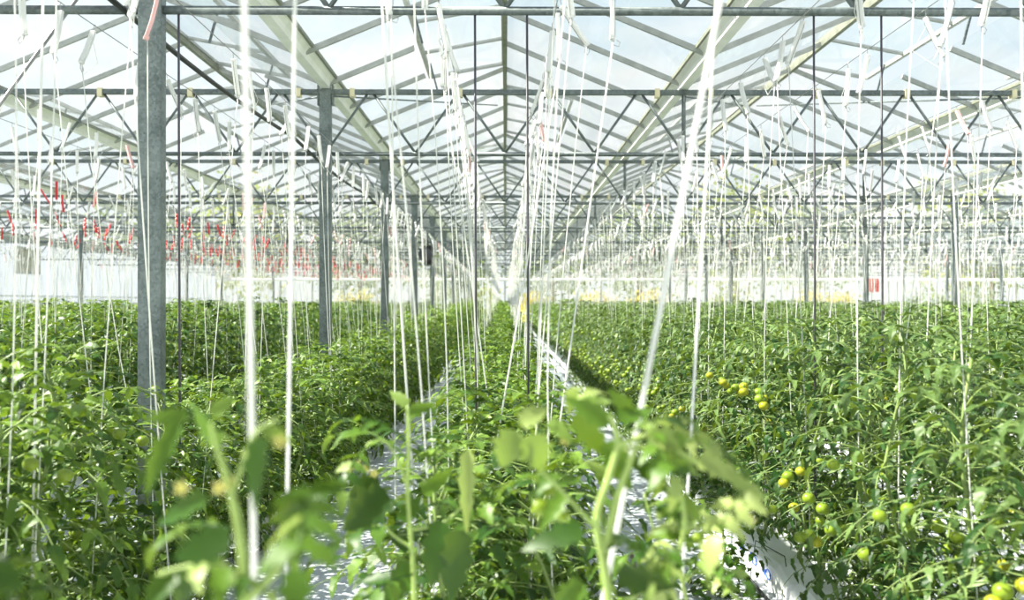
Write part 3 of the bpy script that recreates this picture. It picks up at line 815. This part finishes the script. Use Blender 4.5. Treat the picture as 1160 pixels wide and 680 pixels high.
# twine in the nearest places stands at hand-set spots (below), so skip plants closer than this
strings.sort(key=lambda s: (s[3], s[2], s[1]))
order = sorted(range(len(strings)), key=lambda k: -showing((1, -1, strings[k][0], strings[k][1])))
chosen = set(order[:285])
for idx, (X, y, sd, i, near) in enumerate(strings):
    xw = 1.6*i - 0.03 + sd*0.25
    top = Vector((xw, y + srng.uniform(-.12, .12), Z_WIRE - 0.004))
    bot = Vector((X + srng.uniform(-.03, .03), y + srng.gauss(0, .05), 0.3))
    col = hook_color(i, y); az = srng.uniform(0, 2*PI); tilt = srng.gauss(0.30, .16)
    if idx in chosen:
        key = (i, sd, bay_of(y)); sc_count[key] = sc_count.get(key, 0) + 1
        twine_hook(top, bot, col, az, tilt, '%s %s twine hook %s, over %s of %s' % (ORD[sc_count[key]-1], col, where(y), SIDE[sd], row_name(i)))
    else:
        R = np.array(tilt_matrix(az, tilt), np.float32); off = np.array(top, np.float32)
        far_parts.append((hook_np[0] @ R.T + off, hook_np[1], hook_np[2], hook_np[3], {'white': 0, 'red': 1, 'pink': 2}[col]))
        q = MB(); end = top + tilt_matrix(az, tilt) @ Vector((0.01, 0, -0.225)); q.tube(twine_pts(end, bot, 0.03), 0.0030, 3, False)
        a = to_np(q); far_parts.append((a[0], a[1], a[2], a[3], 3))
me = np_mesh('distant_twine', far_parts, [M['white_pl'], M['red_pl'], M['pink_pl'], M['twine']])
o = link('distant_twine', me); tag(o, 'mass of white and red hooks with twine over the distant rows', 'twine', kind='stuff')

# the few strings right before the camera
def near_twine(px0, py0, px1, py1, d0, d1, r, label, zend=0.3):
    a = P(px0, py0, d0); b = P(px1, py1, d1); dv = b - a
    top = a + dv * ((Z_WIRE - 0.2 - a.z) / dv.z); bot = a + dv * ((zend - a.z) / dv.z)
    q = top + Vector((0, 0, 0.2))
    return twine_hook(q, bot, 'white', 0, 0.0, label, r, 'twine nearest the camera', 0.006, 8, False)
near_twine(270, 0, 281, 500, 1.12, 1.12, 0.0040, 'thick blurred white twine nearest the camera, right of the nearest column')
near_twine(329, 0, 324, 490, 1.7, 1.7, 0.0036, 'white twine hanging straight between the two nearest steel columns')
near_twine(805, 10, 718, 470, 1.45, 1.45, 0.0044, 'thick blurred twine slanting over the white path')
near_twine(806, 20, 780, 505, 2.1, 2.1, 0.0033, 'thinner blurred twine just right of the thick slanting one')
near_twine(47, 0, 40, 600, 2.9, 2.9, 0.0038, 'knotted white twine near the left edge')
near_twine(430, 0, 461, 430, 2.9, 2.9, 0.0040, 'white twine leaning to the right left of the middle')
near_twine(440, 0, 446, 470, 3.3, 3.3, 0.0028, 'thin upright twine beside the leaning white one')
near_twine(163, 250, 178, 450, 3.2, 3.2, 0.0026, 'thin twine crossing in front of the nearest column')
near_twine(672, 190, 641, 423, 3.6, 3.6, 0.0036, 'white twine slanting left over the middle row, nearest the path')
near_twine(625, 100, 572, 430, 3.9, 3.9, 0.0036, 'white twine slanting left over the middle row centre')
near_twine(488, 10, 530, 300, 4.4, 4.4, 0.0034, 'white twine leaning right over the left side of the middle row')

# ------------------------------------------------------------------ grow bags and drip lines
def bag_mesh(seed):
    rng = random.Random(seed); q = MB(); n = 9; prof = []
    L, Wd, H = 0.98, 0.20, 0.15
    secs = []
    for k in range(n):
        t = k/(n-1); yv = -L/2 + L*t
        pin = 0.0 if 0 < k < n-1 else 0.35
        w_ = Wd/2*(1 - pin*0.3)*(1 + rng.uniform(-.03, .03)); h_ = H*(1 - pin)*(1 + rng.uniform(-.04, .04))
        secs.append([(-w_*.96, yv, 0.0), (-w_, yv, h_*.3), (-w_*.97, yv, h_*.8), (-w_*.8, yv, h_), (w_*.8, yv, h_*1.0), (w_*.97, yv, h_*.8), (w_, yv, h_*.3), (w_*.96, yv, 0.0)])
    for s_ in secs: q.v += s_; q.t += [.5]*8
    for k in range(n-1):
        for j in range(8): q.f.append((8*k+j, 8*k+(j+1) % 8, 8*k+8+(j+1) % 8, 8*k+8+j))
    q.f.append(tuple(range(8))[::-1]); q.f.append(tuple(8*(n-1)+j for j in range(8)))
    return q
ME_bag = [bag_mesh(400+i).mesh('film', M['bag'], False) for i in range(3)]
def print_mesh():
    q = MB()      # blue printed squiggles on the side
    pts = [(-0.107, 0.03*math.cos(a)*(1 + a/9), 0.022*math.sin(a)) for a in [j*0.6 for j in range(12)]] + [(-0.105, .06, -.02), (-0.105, .075, .02), (-0.105, .09, -.015)]
    q.tube(pts, 0.0034, 4)
    return q.mesh('blue_print', M['blue_ink'])
ME_print = print_mesh()
bags = {}
stuff_bag = []
bag_np = to_np(bag_mesh(404))
for i in ROWS:
    y = 0.55; n = 0
    while y < YEND - 1.5:
        for lane in (-0.14, 0.14):
            x = 1.6*i - 0.03 + lane - (0.06 if i == 1 and lane < 0 else 0)
            if abs(x) - 0.6 > (y+1)*0.66: continue
            if (i == -1 or i == 5) and min(abs(y - truss_y(k)) for k in range(NT)) < 0.62:
                continue
            if abs(i) <= 1 and y < 14:
                key = (i, lane, bay_of(y)); bags[key] = bags.get(key, 0) + 1
                lab = '%s white grow bag %s, under %s of %s' % (ORD[bags[key]-1], where(y), SIDE[1 if lane > 0 else -1], row_name(i))
                t = thing('grow_bag', lab, 'grow bag', (x, y, 0.0), 0, 'white grow bags under the rows')
                link('film', ME_bag[(n + int(lane > 0)) % 3], t)
                if i == 1 and lane < 0 or i == 0: 
                    for oy in (-.26, -.02, .2): link('blue_print', ME_print, t, (0, oy, 0.075))
            else:
                stuff_bag.append((bag_np[0] + np.array([x, y, 0], np.float32), bag_np[1], bag_np[2], bag_np[3], 0))
        y += 1.02; n += 1
me = np_mesh('grow_bags', stuff_bag, [M['bag']])
o = link('distant_grow_bags', me); tag(o, 'white grow bags under the distant and outer rows', 'grow bags', kind='stuff')
for i in (-1, 0, 1):
    for sd in (-1, 1):
        x = 1.6*i - 0.03 + sd*(0.36 if i == 1 else 0.275)
        t = thing('drip_line', 'black drip line on the ground along the %s of %s' % (SIDE[sd], row_name(i)), 'hose', (x, 0, 0.0), 0, 'black drip lines')
        q = MB(); q.tube([(0.01*math.sin(k*1.7), 1.4 + 0.5*k, 0.012) for k in range(60)], 0.009, 6); q.build('main_tube', M['black'], t, True)
        rr = random.Random(700 + i*3 + sd)
        for k in range(14):
            y = 3.2 + 0.75*k + rr.uniform(-.2, .2); q = MB()
            q.tube([(0, y, .015), (sd*rr.uniform(.02, .1), y + .06, .12), (sd*.03, y + rr.uniform(.05, .2), .26), (-sd*.09, y + .12, .2), (-sd*.1, y + .13, .15)], 0.0028, 5)
            q.build('emitter_tube', M['black'], t, True)
q = MB(); a = P(722, 612, 4.6); a.z = 0.02; q.tube([(0.62, 4.25, .012), (0.66, 4.6, .015), (0.69, 4.95, .012)], 0.011, 6)
tag(q.build('brown_stick', M['brown'], smooth=True), 'brown stick lying on the white path beside the middle row', 'stick')

# ------------------------------------------------------------------ foreground plants right before the lens
def stem_tube(t, pts, r0, r1, mat='stem_pale', name='stem'):
    # smooth through the points
    pts = [Vector(p) for p in pts]; out = []
    n = len(pts)
    for k in range(n - 1):
        p0, p1, p2, p3 = pts[max(k-1, 0)], pts[k], pts[k+1], pts[min(k+2, n-1)]
        for j in range(6):
            u = j/6
            out.append(0.5*((2*p1) + (p2-p0)*u + (2*p0-5*p1+4*p2-p3)*u*u + (3*p1-p0-3*p2+p3)*u**3))
    out.append(pts[-1])
    rs = [r0 + (r1-r0)*k/(len(out)-1) for k in range(len(out))]
    q = MB(); q.tube(out, rs, 8); return q.build(name, M[mat], t, True)
def big_leaf(q, a, b, w, face=(0, -1, 0.4), tint=0.5, droop=0.15, fold=0.15, lobe=0.16, twist=0.2):
    w *= 0.72
    a = Vector(a); b = Vector(b)
    q.leaflet(a, b - a, face, (b - a).length, w, 9, fold, droop, tint, lobe, twist)
def flower(t, p, s=0.010):
    f = MB()
    for j in range(5):
        a = j*1.257; f.leaflet(p, (math.cos(a), -0.5, math.sin(a)), (0, -1, 0.2), s, s*.5, 4, .1, .3, .5, 0)
    fo_ = f.build('flower', M['petal'], t)
    c_ = MB(); c_.tube([p, Vector(p) + Vector((0, -s*.7, -s*.2))], [s*.22, s*.1], 6); c_.build('stamen', M['fruit_y'], fo_, True)
def hero(label, d, base_px, stems, leaves, comps, flowers=(), fruits=(), seed=1, mat='leaf_h', extra=12, zb=BAGZ):
    """stems: pixel polylines; leaves: pixel start/end, width px, tint, depth offset"""
    rng = random.Random(seed)
    b = P(*base_px, d); b.z = zb
    t = thing('tomato_plant', label, 'tomato plant', b, 0, 'blurred tomato plants nearest the camera')
    L = lambda px, py, o=0.0: P(px, py, d + o) - b
    for k, (pl, r0, r1) in enumerate(stems):
        pts = [L(*p) for p in pl]
        if k == 0: pts = [Vector((0, 0, 0)), Vector((pts[0].x*0.5, pts[0].y*.5, pts[0].z*0.5))] + pts
        stem_tube(t, pts, r0, r1, 'stem_pale', 'stem' if k == 0 else 'side_shoot')
    for (x0, y0, x1, y1, w, tint, off) in leaves:
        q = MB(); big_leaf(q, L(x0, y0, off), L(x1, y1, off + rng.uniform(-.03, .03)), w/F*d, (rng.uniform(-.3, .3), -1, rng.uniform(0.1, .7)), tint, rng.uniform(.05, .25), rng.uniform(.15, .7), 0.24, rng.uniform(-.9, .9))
        q.build('leaf', M[mat], t, True)
    comps = list(comps)
    for k in range(extra):
        pl = rng.choice(stems)[0]; j = rng.randrange(len(pl) - 1); u = rng.random()
        x = pl[j][0]*(1-u) + pl[j+1][0]*u; y = pl[j][1]*(1-u) + pl[j+1][1]*u
        if y > 700: continue
        comps.append((x, y, rng.uniform(0, 2*PI), rng.uniform(-.1, .9), rng.uniform(.08, .15), rng.uniform(.028, .045), rng.choice((.15, .35, .55, .8)), 0))
    q = MB()
    for (x, y, az, el, ln, sz, tint, off) in comps:
        comp_leaf(q, L(x, y, off), az, el, ln, rng, 7, sz, 3, tint, 1.1, None)
    if comps: q.build('foliage', M[mat], t, True)
    for (x, y, off) in flowers: flower(t, L(x, y, off))
    for (x, y, off, k) in fruits:
        f = link('tomato', ME_fruit[k], t, L(x, y, off)); f.scale = (.75, .75, .75); link('calyx', ME_cal[k], f)
    return t

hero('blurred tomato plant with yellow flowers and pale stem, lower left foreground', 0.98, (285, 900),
     [([(276, 720), (277, 640), (268, 580), (258, 540), (246, 505), (240, 480)], .0085, .0018),
      ([(280, 680), (318, 640), (322, 610), (335, 590), (352, 560)], .005, .003),
      ([(264, 560), (285, 500), (300, 482), (316, 475)], .0032, .0012),
      ([(270, 660), (230, 640), (180, 650)], .0035, .002)],
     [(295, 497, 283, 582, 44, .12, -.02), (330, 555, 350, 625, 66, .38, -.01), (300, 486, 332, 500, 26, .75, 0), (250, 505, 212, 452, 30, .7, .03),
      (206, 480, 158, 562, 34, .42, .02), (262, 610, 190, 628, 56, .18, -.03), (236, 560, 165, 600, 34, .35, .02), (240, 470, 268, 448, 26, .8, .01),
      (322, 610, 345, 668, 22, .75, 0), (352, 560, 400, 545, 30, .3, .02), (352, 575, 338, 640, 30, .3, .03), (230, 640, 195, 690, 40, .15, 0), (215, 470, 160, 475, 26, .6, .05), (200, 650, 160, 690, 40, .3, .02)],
     [(262, 600, PI*0.9, .3, .10, .03, .35, .04), (250, 520, PI*.6, .8, .07, .022, .7, .04), (322, 620, .3, .3, .06, .022, .5, .03)],
     [(250, 552, -.01), (207, 552, 0), (262, 548, 0), (318, 500, 0)], (), 31, extra=2)
hero('tomato plant with drooping flower cluster behind the left foreground one', 1.75, (470, 900),
     [([(470, 720), (468, 640), (462, 560), (463, 500), (462, 460)], .0065, .003),
      ([(463, 555), (450, 520), (436, 500), (418, 502), (408, 522)], .003, .0015),
      ([(466, 620), (440, 600), (420, 560)], .003, .002),
      ([(468, 600), (505, 590), (535, 560)], .003, .002)],
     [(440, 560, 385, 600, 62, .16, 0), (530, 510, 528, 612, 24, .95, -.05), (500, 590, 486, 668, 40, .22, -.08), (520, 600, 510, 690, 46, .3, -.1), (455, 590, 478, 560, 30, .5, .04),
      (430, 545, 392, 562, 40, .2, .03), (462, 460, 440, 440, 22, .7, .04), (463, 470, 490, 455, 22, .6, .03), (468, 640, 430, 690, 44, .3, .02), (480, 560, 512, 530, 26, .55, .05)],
     [(462, 520, 2.6, .7, .2, .05, .45, .05), (463, 480, .4, .9, .16, .045, .6, .06), (466, 600, 3.4, .3, .2, .055, .35, .08), (466, 580, .3, .4, .2, .055, .4, .1), (470, 650, 4.0, .2, .2, .06, .3, .0)],
     [(406, 526, 0), (416, 530, .01), (424, 536, 0), (396, 530, .0)], (), 32, extra=2)
hero('blurred tomato plant with pale broad leaves and two small green fruits, right foreground', 1.3, (690, 900),
     [([(690, 720), (686, 650), (676, 590), (690, 540), (700, 500), (690, 470)], .0085, .004),
      ([(684, 625), (700, 560), (716, 520), (725, 500)], .0065, .003),
      ([(700, 505), (740, 495), (790, 525), (830, 545), (862, 556)], .0045, .0025),
      ([(676, 600), (640, 560), (610, 530), (590, 500)], .003, .0018),
      ([(700, 690), (760, 640), (775, 600), (772, 560)], .0045, .0025)],
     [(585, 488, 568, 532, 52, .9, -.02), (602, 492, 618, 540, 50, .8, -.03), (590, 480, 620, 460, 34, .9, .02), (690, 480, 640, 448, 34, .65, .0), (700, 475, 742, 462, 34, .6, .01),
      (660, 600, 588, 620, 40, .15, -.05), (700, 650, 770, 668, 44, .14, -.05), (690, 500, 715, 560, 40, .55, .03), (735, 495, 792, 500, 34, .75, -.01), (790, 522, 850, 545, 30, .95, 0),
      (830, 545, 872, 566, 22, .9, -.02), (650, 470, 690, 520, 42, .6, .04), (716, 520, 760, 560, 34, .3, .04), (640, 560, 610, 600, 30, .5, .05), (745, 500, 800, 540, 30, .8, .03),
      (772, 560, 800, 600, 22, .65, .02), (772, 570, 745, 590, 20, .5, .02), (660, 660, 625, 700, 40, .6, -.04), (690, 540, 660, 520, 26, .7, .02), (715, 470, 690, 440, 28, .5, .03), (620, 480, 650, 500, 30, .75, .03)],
     [(700, 500, .2, .7, .14, .04, .6, .05), (680, 560, 2.8, .6, .14, .04, .5, .06), (690, 480, 1.9, .8, .14, .04, .75, .05), (720, 510, -.2, .5, .14, .04, .75, .04)],
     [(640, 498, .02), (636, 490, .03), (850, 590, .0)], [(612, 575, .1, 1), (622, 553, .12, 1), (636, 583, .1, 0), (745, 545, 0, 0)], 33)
hero('tomato plant with arching shoots at the bottom edge, right of the middle', 1.9, (790, 980),
     [([(792, 740), (780, 690), (770, 640), (772, 600)], .006, .003), ([(775, 660), (800, 640), (820, 660), (840, 690)], .003, .002), ([(772, 640), (745, 610), (730, 560)], .003, .002)],
     [(800, 640, 826, 655, 26, .6, 0), (772, 600, 750, 570, 26, .5, 0), (770, 640, 740, 660, 30, .3, .02), (772, 600, 800, 570, 26, .7, .03), (830, 670, 812, 650, 22, .7, 0)],
     [(772, 610, .2, .7, .16, .045, .6, .02), (774, 640, 2.6, .4, .18, .05, .4, .05)],
     [], [(790, 610, 0, 0)], 34)
hero('dark blurred tomato leaves in the bottom left corner', 1.05, (40, 900),
     [([(10, 760), (-5, 700), (-10, 660)], .006, .003)],
     [(-10, 650, 30, 665, 60, .25, 0), (-20, 690, 40, 700, 60, .3, .02), (-5, 640, -30, 600, 40, .3, .0)],
     [], [], [], 35, zb=0.0)

# ------------------------------------------------------------------ sky, sun, camera
wd = bpy.data.worlds.new('sky'); bpy.context.scene.world = wd; wd.use_nodes = True
nt = wd.node_tree
for n in list(nt.nodes): nt.nodes.remove(n)
out = nt.nodes.new('ShaderNodeOutputWorld'); bg = nt.nodes.new('ShaderNodeBackground')
tc = N(nt, 'ShaderNodeTexCoord'); sx = N(nt, 'ShaderNodeSeparateXYZ')
nt.links.new(tc.outputs['Generated'], sx.inputs[0])
mp = N(nt, 'ShaderNodeMapping'); mp.inputs['Scale'].default_value = (1.0, 1.0, 2.6)
nt.links.new(tc.outputs['Generated'], mp.inputs[0])
no = N(nt, 'ShaderNodeTexNoise', Scale=4.2, Detail=7.0, Roughness=0.55)
nt.links.new(mp.outputs[0], no.inputs['Vector'])
cl = ramp(nt, [(0.40, (0, 0, 0)), (0.62, (1, 1, 1))]); nt.links.new(no.outputs['Fac'], cl.inputs[0])
gr = ramp(nt, [(0.0, (0.95, 0.97, 0.97)), (0.12, (0.86, 0.93, 0.97)), (0.35, (0.72, 0.87, 0.97)), (0.6, (0.42, 0.62, 0.88)), (1.0, (0.22, 0.40, 0.72))])
nt.links.new(sx.outputs['Z'], gr.inputs[0])
mx = N(nt, 'ShaderNodeMixRGB'); mx.inputs[2].default_value = (1.0, 1.0, 1.0, 1)
nt.links.new(cl.outputs[0], mx.inputs[0]); nt.links.new(gr.outputs[0], mx.inputs[1])
nt.links.new(mx.outputs[0], bg.inputs['Color']); bg.inputs['Strength'].default_value = 1.0
nt.links.new(bg.outputs[0], out.inputs['Surface'])

sl = bpy.data.lights.new('sun', 'SUN'); sl.energy = 15.5; sl.angle = math.radians(0.6); sl.color = (1.0, 0.94, 0.80)
so = bpy.data.objects.new('sun', sl); C.objects.link(so); so.location = (-20, 5, 30)
sun_dir = Vector((-0.67, 0.06, 0.74))          # towards the sun
so.rotation_euler = sun_dir.to_track_quat('Z', 'Y').to_euler()

cd = bpy.data.cameras.new('camera'); co = bpy.data.objects.new('camera', cd); C.objects.link(co)
co.location = (0, 0, EYE)
cd.sensor_width = 36.0; cd.lens = F / 1160 * 36.0
cd.clip_start = 0.05; cd.clip_end = 500
yaw = math.atan((580 - VX) / F); pitch = math.atan((VY - 340) / F)
co.rotation_euler = (PI/2 + pitch, 0, -yaw)
cd.dof.use_dof = True; cd.dof.focus_distance = 5.0; cd.dof.aperture_fstop = 2.5; cd.dof.aperture_blades = 8
sc = bpy.context.scene
sc.camera = co
sc.view_settings.view_transform = 'Standard'; sc.view_settings.look = 'None'
sc.view_settings.gamma = 1.0; sc.view_settings.use_curve_mapping = False
sc.view_settings.exposure = 0.08
sc.cycles.transparent_max_bounces = 32; sc.cycles.max_bounces = 8
sc.cycles.use_denoising = True
sc.cycles.sample_clamp_indirect = 8
